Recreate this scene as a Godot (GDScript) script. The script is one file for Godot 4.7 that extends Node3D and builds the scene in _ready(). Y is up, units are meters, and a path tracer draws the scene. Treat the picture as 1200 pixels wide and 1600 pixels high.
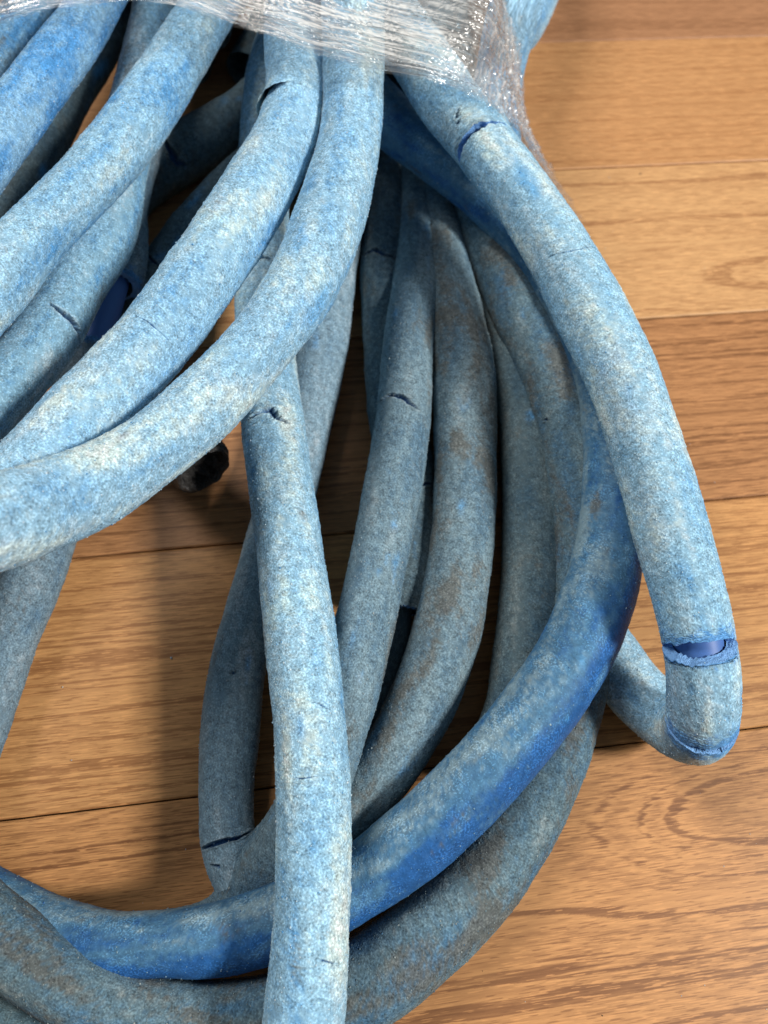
extends Node3D

# Coil of weathered blue rubber hose bound with clear stretch film, lying on a wood strip floor.
# Lengths in the tables are millimetres (x, y, z, radius); y is up, the floor is y = 0.

const MM := 0.001
var noise_low := FastNoiseLite.new()
var noise_mid := FastNoiseLite.new()
var noise_fine := FastNoiseLite.new()
var noise_patch := FastNoiseLite.new()
var noise_speck := FastNoiseLite.new()
var chalky: StandardMaterial3D
var worn: StandardMaterial3D
var raw_rubber: StandardMaterial3D
var core_rubber: StandardMaterial3D
var grain_height: ImageTexture
var crumb_spots: Array = []
var coil: Node3D

func _ready():
	set_camera_and_light()
	set_noises()
	make_rubber_materials()
	build_floor()
	build_coil()
	build_cable_end()
	build_film()
	build_crumbs()

# ---------------------------------------------------------------- camera, air, lamps
func set_camera_and_light():
	var cam := Camera3D.new()
	cam.name = "camera"
	add_child(cam)
	cam.transform = Transform3D(Basis(Vector3(0.987603, 0.062125, -0.144154), Vector3(-0.156971, 0.390868, -0.906963), Vector3(-0.000000, 0.918348, 0.395775)), Vector3(0, 0.25, 0))
	cam.fov = 65.24
	cam.near = 0.01
	cam.far = 20.0
	cam.current = true
	var lens := CameraAttributesPhysical.new()
	lens.frustum_focal_length = 18.75
	lens.frustum_focus_distance = 0.205
	lens.exposure_aperture = 10.0
	cam.attributes = lens
	cam.fov = 65.24
	cam.near = 0.01
	cam.far = 20.0
	var env := Environment.new()
	env.background_mode = Environment.BG_COLOR
	env.background_color = Color(0.93, 0.96, 1.0)
	env.background_energy_multiplier = 0.1
	env.tonemap_mode = Environment.TONE_MAPPER_LINEAR
	env.tonemap_exposure = 1.0
	env.sdfgi_enabled = true
	env.ssao_enabled = true
	env.ssil_enabled = true
	var we := WorldEnvironment.new()
	we.name = "surroundings"
	we.environment = env
	add_child(we)
	area_lamp("window_light", Vector3(1.42, 1.5, 0.1), Vector2(0.3, 0.3), 4.9, Color(1.0, 0.985, 0.955))
	area_lamp("ceiling_panel_light", Vector3(-1.05, 1.6, -0.75), Vector2(0.9, 0.6), 2.7, Color(1.0, 0.98, 0.95))

func area_lamp(called: String, at: Vector3, size: Vector2, energy: float, tone: Color):
	var l := AreaLight3D.new()
	l.name = called
	l.area_size = size
	l.light_energy = energy
	l.light_color = tone
	l.area_range = 8.0
	l.area_attenuation = 2.0
	l.area_normalize_energy = true
	l.shadow_enabled = true
	add_child(l)
	l.look_at_from_position(at, Vector3(0, 0, -0.13), Vector3(0, 0, -1))

# ---------------------------------------------------------------- names and tags
func thing(called: String, label: String, category: String) -> Node3D:
	var o := Node3D.new()
	o.name = called
	o.set_meta("label", label)
	o.set_meta("category", category)
	add_child(o, true)
	return o

func piece(called: String, mesh: Mesh, mat: Material, parent: Node, label := "") -> MeshInstance3D:
	var o := MeshInstance3D.new()
	o.name = called
	o.mesh = mesh
	o.material_override = null
	for i in mesh.get_surface_count():
		o.set_surface_override_material(i, mat)
	if label != "":
		o.set_meta("label", label)
	parent.add_child(o, true)
	return o

# ---------------------------------------------------------------- computed textures
func set_noises():
	var set_up := [[noise_low, 0.055, 2, 11], [noise_mid, 0.33, 2, 12], [noise_fine, 1.1, 2, 13], [noise_patch, 0.085, 4, 14], [noise_speck, 2.6, 1, 15]]
	for n in set_up:
		n[0].noise_type = FastNoiseLite.TYPE_SIMPLEX_SMOOTH
		n[0].frequency = n[1]
		n[0].fractal_octaves = n[2]
		n[0].seed = n[3]

func grey(w: int, h: int, period: float, seed_: int, octaves := 2, kind := FastNoiseLite.TYPE_SIMPLEX_SMOOTH, ridged := false) -> PackedByteArray:
	var n := FastNoiseLite.new()
	n.noise_type = kind
	n.frequency = 1.0 / period
	n.fractal_octaves = octaves
	if ridged:
		n.fractal_type = FastNoiseLite.FRACTAL_RIDGED
	n.seed = seed_
	var im := n.get_seamless_image(w, h, false, false, 0.12, true)
	im.convert(Image.FORMAT_L8)
	return im.get_data()

func stretched(w: int, h: int, squeeze: int, period: float, seed_: int, octaves := 3) -> PackedByteArray:
	var n := FastNoiseLite.new()
	n.noise_type = FastNoiseLite.TYPE_SIMPLEX_SMOOTH
	n.frequency = 1.0 / period
	n.fractal_octaves = octaves
	n.seed = seed_
	var im := n.get_seamless_image(w / squeeze, h, false, false, 0.12, true)
	im.convert(Image.FORMAT_L8)
	im.resize(w, h, Image.INTERPOLATE_CUBIC)
	return im.get_data()

func ramp(x: float, a: float, b: float) -> float:
	return smoothstep(a, b, x)

func image_of(w: int, h: int, data: PackedByteArray, alpha := false) -> ImageTexture:
	return ImageTexture.create_from_image(Image.create_from_data(w, h, false, Image.FORMAT_RGBA8 if alpha else Image.FORMAT_RGB8, data))

func make_rubber_materials():
	var n := 768
	var fibre := grey(n, n, 18.0, 21, 3, FastNoiseLite.TYPE_SIMPLEX, true)
	var speck := grey(n, n, 11.0, 22, 3)
	var cloud := grey(n, n, 150.0, 23, 4)
	var pits := grey(n, n, 22.0, 24, 3)
	var tone := grey(n, n, 40.0, 25, 4)
	var a := PackedByteArray()
	var b := PackedByteArray()
	var hgt := PackedByteArray()
	a.resize(n * n * 3)
	b.resize(n * n * 3)
	hgt.resize(n * n * 3)
	# grain only: fine powdery fibres (a) and the smoother worn skin with pale flecks and pits (b)
	for i in n * n:
		var f := fibre[i] / 255.0
		var s := speck[i] / 255.0
		var c := cloud[i] / 255.0
		var p := pits[i] / 255.0
		var t := tone[i] / 255.0
		var g := 206.0 + 66.0 * (0.4 * f + 0.6 * s - 0.5) + 46.0 * (t - 0.5)
		g += 34.0 * ramp(0.7 * s + 0.3 * f + 0.2 * (t - 0.5), 0.56, 0.72)
		g *= 1.0 - 0.22 * ramp(1.0 - s + 0.3 * (0.5 - t), 0.62, 0.95)
		if p < 0.16:
			g *= 1.0 - 0.3 * ramp(0.16 - p, 0.0, 0.1)
		a[i * 3] = int(clampf(g * 0.985, 0, 255))
		a[i * 3 + 1] = int(clampf(g, 0, 255))
		a[i * 3 + 2] = int(clampf(g * 1.01, 0, 255))
		var q := 196.0 + 44.0 * (t - 0.5) + 34.0 * (s - 0.5)
		q = lerpf(q, 255.0, 0.9 * ramp(0.5 * s + 0.5 * f + 0.4 * (c - 0.5), 0.62, 0.72))
		q *= 1.0 - 0.4 * ramp(0.15 - p, 0.0, 0.1)
		b[i * 3] = int(clampf(q, 0, 255))
		b[i * 3 + 1] = int(clampf(q, 0, 255))
		b[i * 3 + 2] = int(clampf(q, 0, 255))
		var hh := int(clampf(255.0 * (0.5 * f + 0.5 * s), 0, 255))
		hgt[i * 3] = hh
		hgt[i * 3 + 1] = hh
		hgt[i * 3 + 2] = hh
	grain_height = image_of(n, n, hgt)
	chalky = rubber(image_of(n, n, a), 0.93, 0.013)
	worn = rubber(image_of(n, n, b), 0.52, 0.010)
	worn.metallic_specular = 0.22
	raw_rubber = rubber(image_of(n, n, hgt), 0.9, 0.05)
	raw_rubber.albedo_texture = null
	raw_rubber.albedo_color = Color8(128, 178, 234)
	core_rubber = StandardMaterial3D.new()
	core_rubber.resource_name = "smooth inner tube"
	core_rubber.albedo_color = Color8(72, 114, 182)
	core_rubber.roughness = 0.5
	core_rubber.vertex_color_use_as_albedo = true

func rubber(tex: ImageTexture, rough: float, relief: float) -> StandardMaterial3D:
	var m := StandardMaterial3D.new()
	m.resource_name = "blue rubber"
	m.albedo_texture = tex
	m.vertex_color_use_as_albedo = true
	m.roughness = rough
	m.metallic_specular = 0.33
	m.heightmap_enabled = true
	m.heightmap_texture = grain_height
	m.heightmap_scale = relief
	return m

# ---------------------------------------------------------------- floor
func plank_texture(k: int, look: Dictionary) -> ImageTexture:
	var w := 2048
	var h := 512
	var warp := stretched(w, h, 8, 90.0, 300 + k, 2)
	var streak := stretched(w, h, 16, 14.0, 320 + k, 4)
	var fine := stretched(w, h, 10, 2.6, 340 + k, 2)
	var dash := stretched(w, h, 10, 3.0, 360 + k, 1)
	var rings := FastNoiseLite.new()
	rings.seed = 380 + k
	rings.frequency = look.freq
	rings.fractal_octaves = 2
	var lut := PackedFloat32Array()
	for i in 2400:
		lut.append(rings.get_noise_1d(i * 0.1))
	var base: Vector3 = look.base
	var dark: Vector3 = look.dark
	var heart: Vector2 = look.heart       # centre of a cathedral figure in mm along / across, and its reach
	var reach: float = look.reach
	var amp: float = look.amp
	var aspect: float = look.get("aspect", 6.0)
	var sway: float = look.get("sway", 5.0)
	var d := PackedByteArray()
	d.resize(w * h * 3)
	var mmx := 600.0 / w
	var mmy := 78.0 / h
	for y in h:
		var ym := y * mmy
		for x in w:
			var i := y * w + x
			var xm := x * mmx
			var wv := warp[i] / 255.0 - 0.5
			var yy := ym + wv * sway
			var dx: float = (xm - heart.x) / aspect
			var dy := yy - heart.y
			var rho := dy
			if reach > 0.0:
				var e := sqrt(dx * dx + dy * dy)
				var mixk := clampf(1.35 - e / reach, 0.0, 1.0)
				rho = lerpf(absf(dy), e, mixk * mixk * (3.0 - 2.0 * mixk))
			var st := streak[i] / 255.0 - 0.5
			var fi := fine[i] / 255.0 - 0.5
			var r := lut[clampi(int((rho + 100.0 + 1.6 * st) * 10.0), 0, 2399)]
			var v := amp * (0.8 * ramp(r + 0.3 * st, 0.10, 0.30) * (1.0 - 0.45 * ramp(r, 0.34, 0.7)) + 0.2 * ramp(-r, 0.1, 0.4))
			v = clampf(v + 0.36 * st + 0.42 * fi, -0.4, 1.15)
			var col := base.lerp(dark, v)
			var da := dash[i] / 255.0
			if da > 0.68:
				col = col.lerp(base * 1.13, 0.75 * ramp(da, 0.68, 0.76))
			elif da < 0.3:
				col = col.lerp(dark, 0.5 * ramp(0.3 - da, 0.0, 0.1))
			d[i * 3] = int(clampf(col.x * 0.905, 0, 255))
			d[i * 3 + 1] = int(clampf(col.y * 0.895, 0, 255))
			d[i * 3 + 2] = int(clampf(col.z * 0.87, 0, 255))
	return image_of(w, h, d)

func plank_mesh(length: float, width: float, seed_: int) -> ArrayMesh:
	# a strip with chamfered long edges; u runs along the grain
	var st := SurfaceTool.new()
	st.begin(Mesh.PRIMITIVE_TRIANGLES)
	var hw := width * 0.5
	var c := 0.0005
	var prof := [Vector2(-hw, -0.004), Vector2(-hw, -c * 0.7), Vector2(-hw + c, 0), Vector2(hw - c, 0), Vector2(hw, -c * 0.7), Vector2(hw, -0.004)]
	var u0 := fmod(seed_ * 0.37, 1.0) * 0.0
	var x0 := -length * 0.5
	var x1 := length * 0.5
	for i in prof.size() - 1:
		var p: Vector2 = prof[i]
		var q: Vector2 = prof[i + 1]
		var n := Vector3(0, q.x - p.x, -(q.y - p.y)).normalized()
		var vs := [Vector3(x0, p.y, p.x), Vector3(x1, p.y, p.x), Vector3(x1, q.y, q.x), Vector3(x0, q.y, q.x)]
		var quad := [0, 1, 2, 0, 2, 3]
		for j in quad:
			var v: Vector3 = vs[j]
			st.set_normal(n)
			st.set_uv(Vector2(u0 + (v.x - x0) / 0.6, (v.z + hw) / width))
			st.add_vertex(v)
	st.index()
	return st.commit()

func build_floor():
	var floor_root := MeshInstance3D.new()
	floor_root.name = "floor"
	floor_root.set_meta("kind", "structure")
	floor_root.set_meta("label", "warm brown wood strip floor under the coil of hose")
	var base := BoxMesh.new()
	base.size = Vector3(2.4, 0.01, 2.4)
	floor_root.mesh = base
	var under := StandardMaterial3D.new()
	under.albedo_color = Color8(46, 30, 20)
	under.roughness = 0.9
	floor_root.material_override = under
	floor_root.rotation.y = 0.26681
	floor_root.position = Vector3(0, -0.0085, 0)
	add_child(floor_root)
	var looks := [
		{"base": Vector3(179, 132, 98), "dark": Vector3(142, 100, 71), "freq": 0.12, "heart": Vector2(330, 30), "reach": 0.0, "amp": 0.5, "sway": 5.0},
		{"base": Vector3(205, 154, 107), "dark": Vector3(166, 116, 76), "freq": 0.36, "heart": Vector2(330, 44), "reach": 0.0, "amp": 0.5, "sway": 2.0},
		{"base": Vector3(216, 169, 121), "dark": Vector3(160, 114, 78), "freq": 0.16, "heart": Vector2(505, 60), "reach": 26.0, "amp": 0.8, "sway": 3.5, "aspect": 4.0},
		{"base": Vector3(188, 137, 95), "dark": Vector3(124, 84, 56), "freq": 0.36, "heart": Vector2(300, 30), "reach": 0.0, "amp": 0.8, "sway": 2.2},
		{"base": Vector3(210, 157, 105), "dark": Vector3(146, 98, 62), "freq": 0.30, "heart": Vector2(300, 44), "reach": 0.0, "amp": 0.7, "sway": 2.6},
		{"base": Vector3(204, 150, 100), "dark": Vector3(122, 80, 52), "freq": 0.24, "heart": Vector2(436, 23), "reach": 40.0, "amp": 0.85, "sway": 3.5, "aspect": 3.3},
	]
	var mats := []
	for k in looks.size():
		var m := StandardMaterial3D.new()
		m.resource_name = "printed wood strip"
		m.albedo_texture = plank_texture(k, looks[k])
		m.roughness = 0.46
		m.metallic_specular = 0.35
		mats.append(m)
	var width := 0.07798
	var mesh := plank_mesh(2.4, width - 0.0005, 0)
	for k in range(-12, 9):
		# row 0 lies between the two farthest joints in view
		var o := piece("plank", mesh, mats[posmod(k + 1, 6)], floor_root)
		o.position = Vector3(0.9 if posmod(k + 1, 12) < 6 else 0.73, 0.0085 - 0.00012 * posmod(k * 5, 4), -0.33153 + (k + 0.5) * width)

# ---------------------------------------------------------------- hose
class Path:
	var p := PackedVector3Array()
	var r := PackedFloat32Array()
	var s := PackedFloat32Array()
	var n := PackedVector3Array()
	func at(x: float) -> int:
		return clampi(s.bsearch(x), 0, s.size() - 1)

func path_of(t: PackedFloat32Array) -> Path:
	# Catmull-Rom through the table, sampled every 0.2 mm or so, with a frame carried along it
	var out := Path.new()
	var cnt := t.size() / 4
	var pts: Array = []
	for i in cnt:
		pts.append(Vector4(t[i * 4], t[i * 4 + 1], t[i * 4 + 2], t[i * 4 + 3]))
	var total := 0.0
	for i in cnt - 1:
		var b: Vector4 = pts[i]
		var c: Vector4 = pts[i + 1]
		var a: Vector4 = pts[i - 1] if i > 0 else b * 2.0 - c
		var d: Vector4 = pts[i + 2] if i + 2 < cnt else c * 2.0 - b
		var len_ := Vector3(b.x - c.x, b.y - c.y, b.z - c.z).length()
		var la := maxf(Vector3(a.x - b.x, a.y - b.y, a.z - b.z).length(), 0.01)
		var ld := maxf(Vector3(d.x - c.x, d.y - c.y, d.z - c.z).length(), 0.01)
		# tangents scaled to the chord (non-uniform Catmull-Rom)
		var mb: Vector4 = ((b - a) / la * len_ + (c - b) / len_ * la) / (la + len_) * len_
		var mc: Vector4 = ((d - c) / ld * len_ + (c - b) / len_ * ld) / (ld + len_) * len_
		var steps := maxi(2, int(len_ / 0.2))
		for k in steps:
			var u := float(k) / steps
			var u2 := u * u
			var u3 := u2 * u
			var q: Vector4 = b * (2 * u3 - 3 * u2 + 1) + mb * (u3 - 2 * u2 + u) + c * (-2 * u3 + 3 * u2) + mc * (u3 - u2)
			var v := Vector3(q.x, q.y, q.z)
			if out.p.size():
				total += v.distance_to(out.p[-1])
			out.p.append(v)
			out.r.append(q.w)
			out.s.append(total)
	var side := Vector3.ZERO
	for i in out.p.size():
		var tan_ := (out.p[mini(i + 1, out.p.size() - 1)] - out.p[maxi(i - 1, 0)]).normalized()
		var up := Vector3.UP if i == 0 else side
		side = (up - tan_ * up.dot(tan_)).normalized()
		out.n.append(side)
	return out

func rings_between(s0: float, s1: float, step: float, refine: Array) -> PackedFloat32Array:
	var out := PackedFloat32Array()
	var x := s0
	while x < s1:
		out.append(x)
		var st := step
		for z in refine:
			if x > z.x - step and x < z.y:
				st = minf(st, 0.14)
		x += st
	out.append(s1)
	return out

# cracks: Array of {line: PackedVector2Array (s, theta), width, depth}
func crack_lines(path: Path, given: Array) -> Array:
	var out := []
	for g in given:
		var line := PackedVector2Array()
		var pts: PackedFloat32Array = g[2]
		var lo := 1e9
		var hi := -1e9
		for i in pts.size() / 3:
			var p := Vector3(pts[i * 3], pts[i * 3 + 1], pts[i * 3 + 2])
			var best := 0
			var bd := 1e9
			for k in range(0, path.p.size(), 2):
				var dd := p.distance_squared_to(path.p[k])
				if dd < bd:
					bd = dd
					best = k
			var tan_ := (path.p[mini(best + 1, path.p.size() - 1)] - path.p[maxi(best - 1, 0)]).normalized()
			var bi := tan_.cross(path.n[best])
			var e := p - path.p[best]
			line.append(Vector2(path.s[best], atan2(e.dot(bi), e.dot(path.n[best]))))
			lo = minf(lo, path.s[best])
			hi = maxf(hi, path.s[best])
		out.append({"line": line, "width": g[0], "depth": g[1], "lo": lo - 1.6, "hi": hi + 1.6})
	return out

func crack_at(c: Dictionary, s: float, th: float, r: float) -> float:
	# 1 in the middle of the crack, 0 outside it
	var line: PackedVector2Array = c.line
	var ref := line[0].y
	var q := Vector2(s, (ref + wrapf(th - ref, -PI, PI)) * r)
	var best := 1e9
	var along := 0.0
	var cnt := line.size()
	for i in cnt - 1:
		var a := Vector2(line[i].x, (ref + wrapf(line[i].y - ref, -PI, PI)) * r)
		var b := Vector2(line[i + 1].x, (ref + wrapf(line[i + 1].y - ref, -PI, PI)) * r)
		var ab := b - a
		var u := clampf((q - a).dot(ab) / maxf(ab.length_squared(), 1e-6), 0.0, 1.0)
		var d := q.distance_to(a + ab * u)
		if d < best:
			best = d
			along = (i + u) / (cnt - 1)
	var w: float = c.width * (0.35 + 0.65 * sin(PI * clampf(along, 0.04, 0.96))) * (1.0 + 0.5 * noise_fine.get_noise_2d(s * 1.2, th * r * 1.2))
	if best > w:
		# the crumbled lip beside the gap
		return -(1.0 - smoothstep(w, w + 0.9, best)) * smoothstep(0.0, 0.5, w)
	return 1.0 - smoothstep(0.6 * w, w, best)

# ends: {"s": where, "gap": how far the edge draws back on the open side, "dir": open side (world), "wall": wall thickness, "slant": how much the raw face leans}
func sheath(path: Path, s0: float, s1: float, look: Dictionary, cracks: Array, ends: Dictionary) -> ArrayMesh:
	var seg: int = look.get("seg", 72)
	var refine := []
	for c in cracks:
		refine.append(Vector2(c.lo, c.hi))
	for e in ["start", "end"]:
		if ends.has(e):
			var x: float = s0 if e == "start" else s1
			refine.append(Vector2(x - 4.0, x + 4.0))
	var rings := rings_between(s0, s1, look.get("step", 0.7), refine)
	var rows := rings.size()
	var cols := seg + 1
	var pos := PackedVector3Array()
	var uv := PackedVector2Array()
	var col := PackedColorArray()
	pos.resize(rows * cols)
	uv.resize(rows * cols)
	col.resize(rows * cols)
	var tint: Color = look.tint
	var dirt: float = look.get("dirt", 0.2)
	var blue: float = look.get("blue", 0.3)
	var rough: float = look.get("rough", 1.0)
	var off: float = look.get("off", 0.0)
	var brown := lin(106, 104, 98)
	var pal: Array = PALETTES[look.get("skin", "chalk")]
	var deep: Vector3 = lin(pal[0].x, pal[0].y, pal[0].z)
	var pale: Vector3 = lin(pal[1].x, pal[1].y, pal[1].z)
	var white: Vector3 = lin(pal[2].x, pal[2].y, pal[2].z)
	var vivid := lin(62, 146, 208)
	for i in rows:
		var sv := rings[i]
		var k := path.at(sv)
		var c := path.p[k]
		var tan_ := (path.p[mini(k + 1, path.p.size() - 1)] - path.p[maxi(k - 1, 0)]).normalized()
		var nn := path.n[k]
		var bi := tan_.cross(nn)
		var near := []
		for cr in cracks:
			if sv > cr.lo and sv < cr.hi:
				near.append(cr)
		for j in cols:
			var th := TAU * j / seg
			var dir := nn * cos(th) + bi * sin(th)
			var r: float = path.r[k]
			var p := c + dir * r
			var shift := 0.0
			var fresh := 0.0
			for e in ends:
				var en: Dictionary = ends[e]
				var at_: float = s0 if e == "start" else s1
				var far := absf(sv - at_)
				if far < 6.0 and en.get("fresh", true):
					fresh = maxf(fresh, (1.0 - far / 6.0) * smoothstep(-0.2, 0.6, dir.dot(en.dir)))
				if en.get("bow", 0.0) != 0.0 and far < 14.0:
					shift -= en.bow * maxf(0.0, dir.dot(en.dir)) * (1.0 - far / 14.0)
				if far < 4.0:
					var open := maxf(0.0, dir.dot(en.dir))
					if en.get("lap", 0.0) != 0.0 or not en.get("fresh", true) and en.get("flare", 0.0) > 1.0:
						open = smoothstep(0.45, 0.95, open)
					var ragged: float = 0.65 * noise_mid.get_noise_2d(th * 4.0, at_) + 0.75 * noise_fine.get_noise_2d(th * 7.0, at_ + 7.0)
					var back: float = en.gap * open + ragged + 0.3
					if en.get("lap", 0.0) != 0.0:
						r += (en.lap * open - 0.08) * (1.0 - far / 4.0)
						back = -2.0
					shift += (back if e == "start" else -back) * (1.0 - far / 4.0)
					r += en.get("flare", 0.0) * open * (1.0 - far / 4.0)
			var lo := noise_low.get_noise_3d(p.x + off, p.y, p.z)
			var mi := noise_mid.get_noise_3d(p.x + off, p.y, p.z)
			var fi := noise_fine.get_noise_3d(p.x + off, p.y, p.z)
			var fuzz := noise_speck.get_noise_3d(p.x + off, p.y, p.z)
			r += lo * 0.32 + rough * 0.13 * fuzz + rough * (mi * 0.12 + fi * 0.10)
			var cx := cos(th) * 8.0
			var cy := sin(th) * 8.0
			var pa := noise_patch.get_noise_3d(sv * 0.28 + off * 3.0, cx, cy)
			var pb := noise_patch.get_noise_3d(sv * 0.33 - off * 2.0, cx + 300.0, cy)
			var pc := noise_patch.get_noise_3d(sv * 0.55 + off, cx * 2.2 + 90.0, cy * 2.2)
			var k2: float = 0.40 + look.get("pale", 0.0) + 0.46 * pa + 0.24 * pc + 0.13 * mi + 0.15 * fi + 0.10 * fuzz
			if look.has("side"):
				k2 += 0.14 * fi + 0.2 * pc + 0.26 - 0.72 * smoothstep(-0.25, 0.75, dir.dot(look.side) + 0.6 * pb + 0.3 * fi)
			var v := deep.lerp(pale, smoothstep(0.0, 0.55, k2)).lerp(white, smoothstep(0.5, 1.0, k2))
			v = v.lerp(vivid, 0.6 * smoothstep(0.50 - blue * 0.5, 0.86 - blue * 0.5, -pb + 0.25 * pc + 0.12 * fi))
			v = v.lerp(brown * (0.7 + 0.5 * v.y), clampf(smoothstep(0.46 - dirt * 0.9, 1.05 - dirt * 0.9, pb + 0.4 * pc + 0.35 * fi), 0.0, 0.75))
			v *= Vector3(tint.r, tint.g, tint.b) * (1.58 + 0.10 * lo)
			if fresh > 0.0:
				v = v.lerp(lin(74, 146, 216) * 1.4, clampf(smoothstep(0.3, 0.85, fresh + 0.5 * fi + 0.5 * mi), 0.0, 0.75))
			var inside := 0.0
			for cr in near:
				var x := crack_at(cr, sv, th, path.r[k])
				if x > inside:
					inside = x
					r -= x * cr.depth
				elif x < 0.0:
					r -= x * 0.22 * (1.0 + fi)
					v = v.lerp(white * 1.6, -x * 0.35)
			if inside > 0.0:
				v = v.lerp(Vector3(0.06, 0.17, 0.40), inside)
			pos[i * cols + j] = (c + tan_ * shift + dir * r) * MM
			uv[i * cols + j] = Vector2(float(j) / seg + off * 0.013, sv / 58.0 + off * 0.0171)
			col[i * cols + j] = Color(maxf(v.x, 0.0), maxf(v.y, 0.0), maxf(v.z, 0.0))
	return grid_mesh(pos, uv, col, rows, cols)

const PALETTES := {
	"chalk": [Vector3(80, 142, 194), Vector3(144, 182, 206), Vector3(198, 213, 222)],
	"grey": [Vector3(84, 112, 132), Vector3(114, 136, 147), Vector3(150, 161, 165)],
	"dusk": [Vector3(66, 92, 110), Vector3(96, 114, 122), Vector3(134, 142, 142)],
	"worn": [Vector3(46, 96, 156), Vector3(82, 126, 160), Vector3(142, 168, 180)],
	"grimy": [Vector3(70, 106, 134), Vector3(94, 116, 126), Vector3(144, 154, 154)],
	"tube": [Vector3(255, 255, 255), Vector3(255, 255, 255), Vector3(255, 255, 255)],
}

func lin(r: float, g: float, b: float) -> Vector3:
	var c := Color(r / 255.0, g / 255.0, b / 255.0).srgb_to_linear()
	return Vector3(c.r, c.g, c.b)

func grid_mesh(pos: PackedVector3Array, uv: PackedVector2Array, col: PackedColorArray, rows: int, cols: int) -> ArrayMesh:
	var nor := PackedVector3Array()
	nor.resize(rows * cols)
	for i in rows:
		var up := mini(i + 1, rows - 1) * cols
		var dn := maxi(i - 1, 0) * cols
		for j in cols:
			var jl := j - 1 if j > 0 else cols - 2
			var jr := j + 1 if j < cols - 1 else 1
			var a := pos[i * cols + jr] - pos[i * cols + jl]
			var b := pos[up + j] - pos[dn + j]
			nor[i * cols + j] = a.cross(b).normalized()
	var idx := PackedInt32Array()
	idx.resize((rows - 1) * (cols - 1) * 6)
	var w := 0
	for i in rows - 1:
		for j in cols - 1:
			var a := i * cols + j
			idx[w] = a
			idx[w + 1] = a + cols
			idx[w + 2] = a + 1
			idx[w + 3] = a + 1
			idx[w + 4] = a + cols
			idx[w + 5] = a + cols + 1
			w += 6
	return mesh_of(pos, nor, uv, col, idx)

func mesh_of(pos: PackedVector3Array, nor: PackedVector3Array, uv: PackedVector2Array, col: PackedColorArray, idx: PackedInt32Array) -> ArrayMesh:
	var arr := []
	arr.resize(Mesh.ARRAY_MAX)
	arr[Mesh.ARRAY_VERTEX] = pos
	arr[Mesh.ARRAY_NORMAL] = nor
	if uv.size():
		arr[Mesh.ARRAY_TEX_UV] = uv
	if col.size():
		arr[Mesh.ARRAY_COLOR] = col
	arr[Mesh.ARRAY_INDEX] = idx
	var m := ArrayMesh.new()
	m.add_surface_from_arrays(Mesh.PRIMITIVE_TRIANGLES, arr)
	return m

# the raw broken face of a sheath: a ring from its outer edge in to the bore
func broken_face(body: ArrayMesh, path: Path, at_start: bool, s_: float, wall: float, slant: float) -> ArrayMesh:
	var arr := body.surface_get_arrays(0)
	var p: PackedVector3Array = arr[Mesh.ARRAY_VERTEX]
	var uvs: PackedVector2Array = arr[Mesh.ARRAY_TEX_UV]
	var cols := 1
	while cols < uvs.size() and absf(uvs[cols].y - uvs[0].y) < 1e-7:
		cols += 1
	var rows := p.size() / cols
	var row := 0 if at_start else rows - 1
	var k := path.at(s_)
	var c := path.p[k] * MM
	var tan_ := (path.p[mini(k + 1, path.p.size() - 1)] - path.p[maxi(k - 1, 0)]).normalized()
	var pos := PackedVector3Array()
	var uv := PackedVector2Array()
	var col := PackedColorArray()
	var steps := 7
	for i in steps + 1:
		var f := float(i) / steps
		for j in cols:
			var v := p[row * cols + j]
			var e := v - c
			var ax := tan_ * e.dot(tan_)
			var rad := e - ax
			var len_ := rad.length()
			var rr := lerpf(len_, len_ - wall * MM, f)
			var bump := 0.0 if i == 0 else 0.35 * noise_fine.get_noise_3d(v.x * 900.0, v.z * 900.0, f * 4.0)
			var lean := slant * f * (-1.0 if at_start else 1.0)
			pos.append(c + ax + tan_ * (lean + bump) * MM + rad / len_ * rr)
			uv.append(Vector2(j * 0.02, f * 0.06))
			var g := 1.0 + 0.35 * noise_fine.get_noise_3d(v.x * 1500.0, f * 5.0, v.z * 1500.0)
			col.append(Color(g, g, g))
	if not at_start:
		# same winding outwards
		return flipped(grid_mesh(pos, uv, col, steps + 1, cols), false)
	return flipped(grid_mesh(pos, uv, col, steps + 1, cols), true)

func flipped(m: ArrayMesh, yes: bool) -> ArrayMesh:
	if not yes:
		return m
	var arr := m.surface_get_arrays(0)
	var nor: PackedVector3Array = arr[Mesh.ARRAY_NORMAL]
	for i in nor.size():
		nor[i] = -nor[i]
	var idx: PackedInt32Array = arr[Mesh.ARRAY_INDEX]
	for i in range(0, idx.size(), 3):
		var x := idx[i]
		idx[i] = idx[i + 1]
		idx[i + 1] = x
	return mesh_of(arr[Mesh.ARRAY_VERTEX], nor, arr[Mesh.ARRAY_TEX_UV], arr[Mesh.ARRAY_COLOR], idx)

func strand(called: String, table: PackedFloat32Array, look: Dictionary, cracks := [], label := "") -> MeshInstance3D:
	var path := path_of(table)
	var lines := crack_lines(path, cracks)
	var m := sheath(path, 0.0, path.s[-1], look, lines, {})
	crumb_spots.append([path, look, 0.0, path.s[-1]])
	return piece(called, m, worn if look.get("worn", false) else chalky, coil, label)

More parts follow.
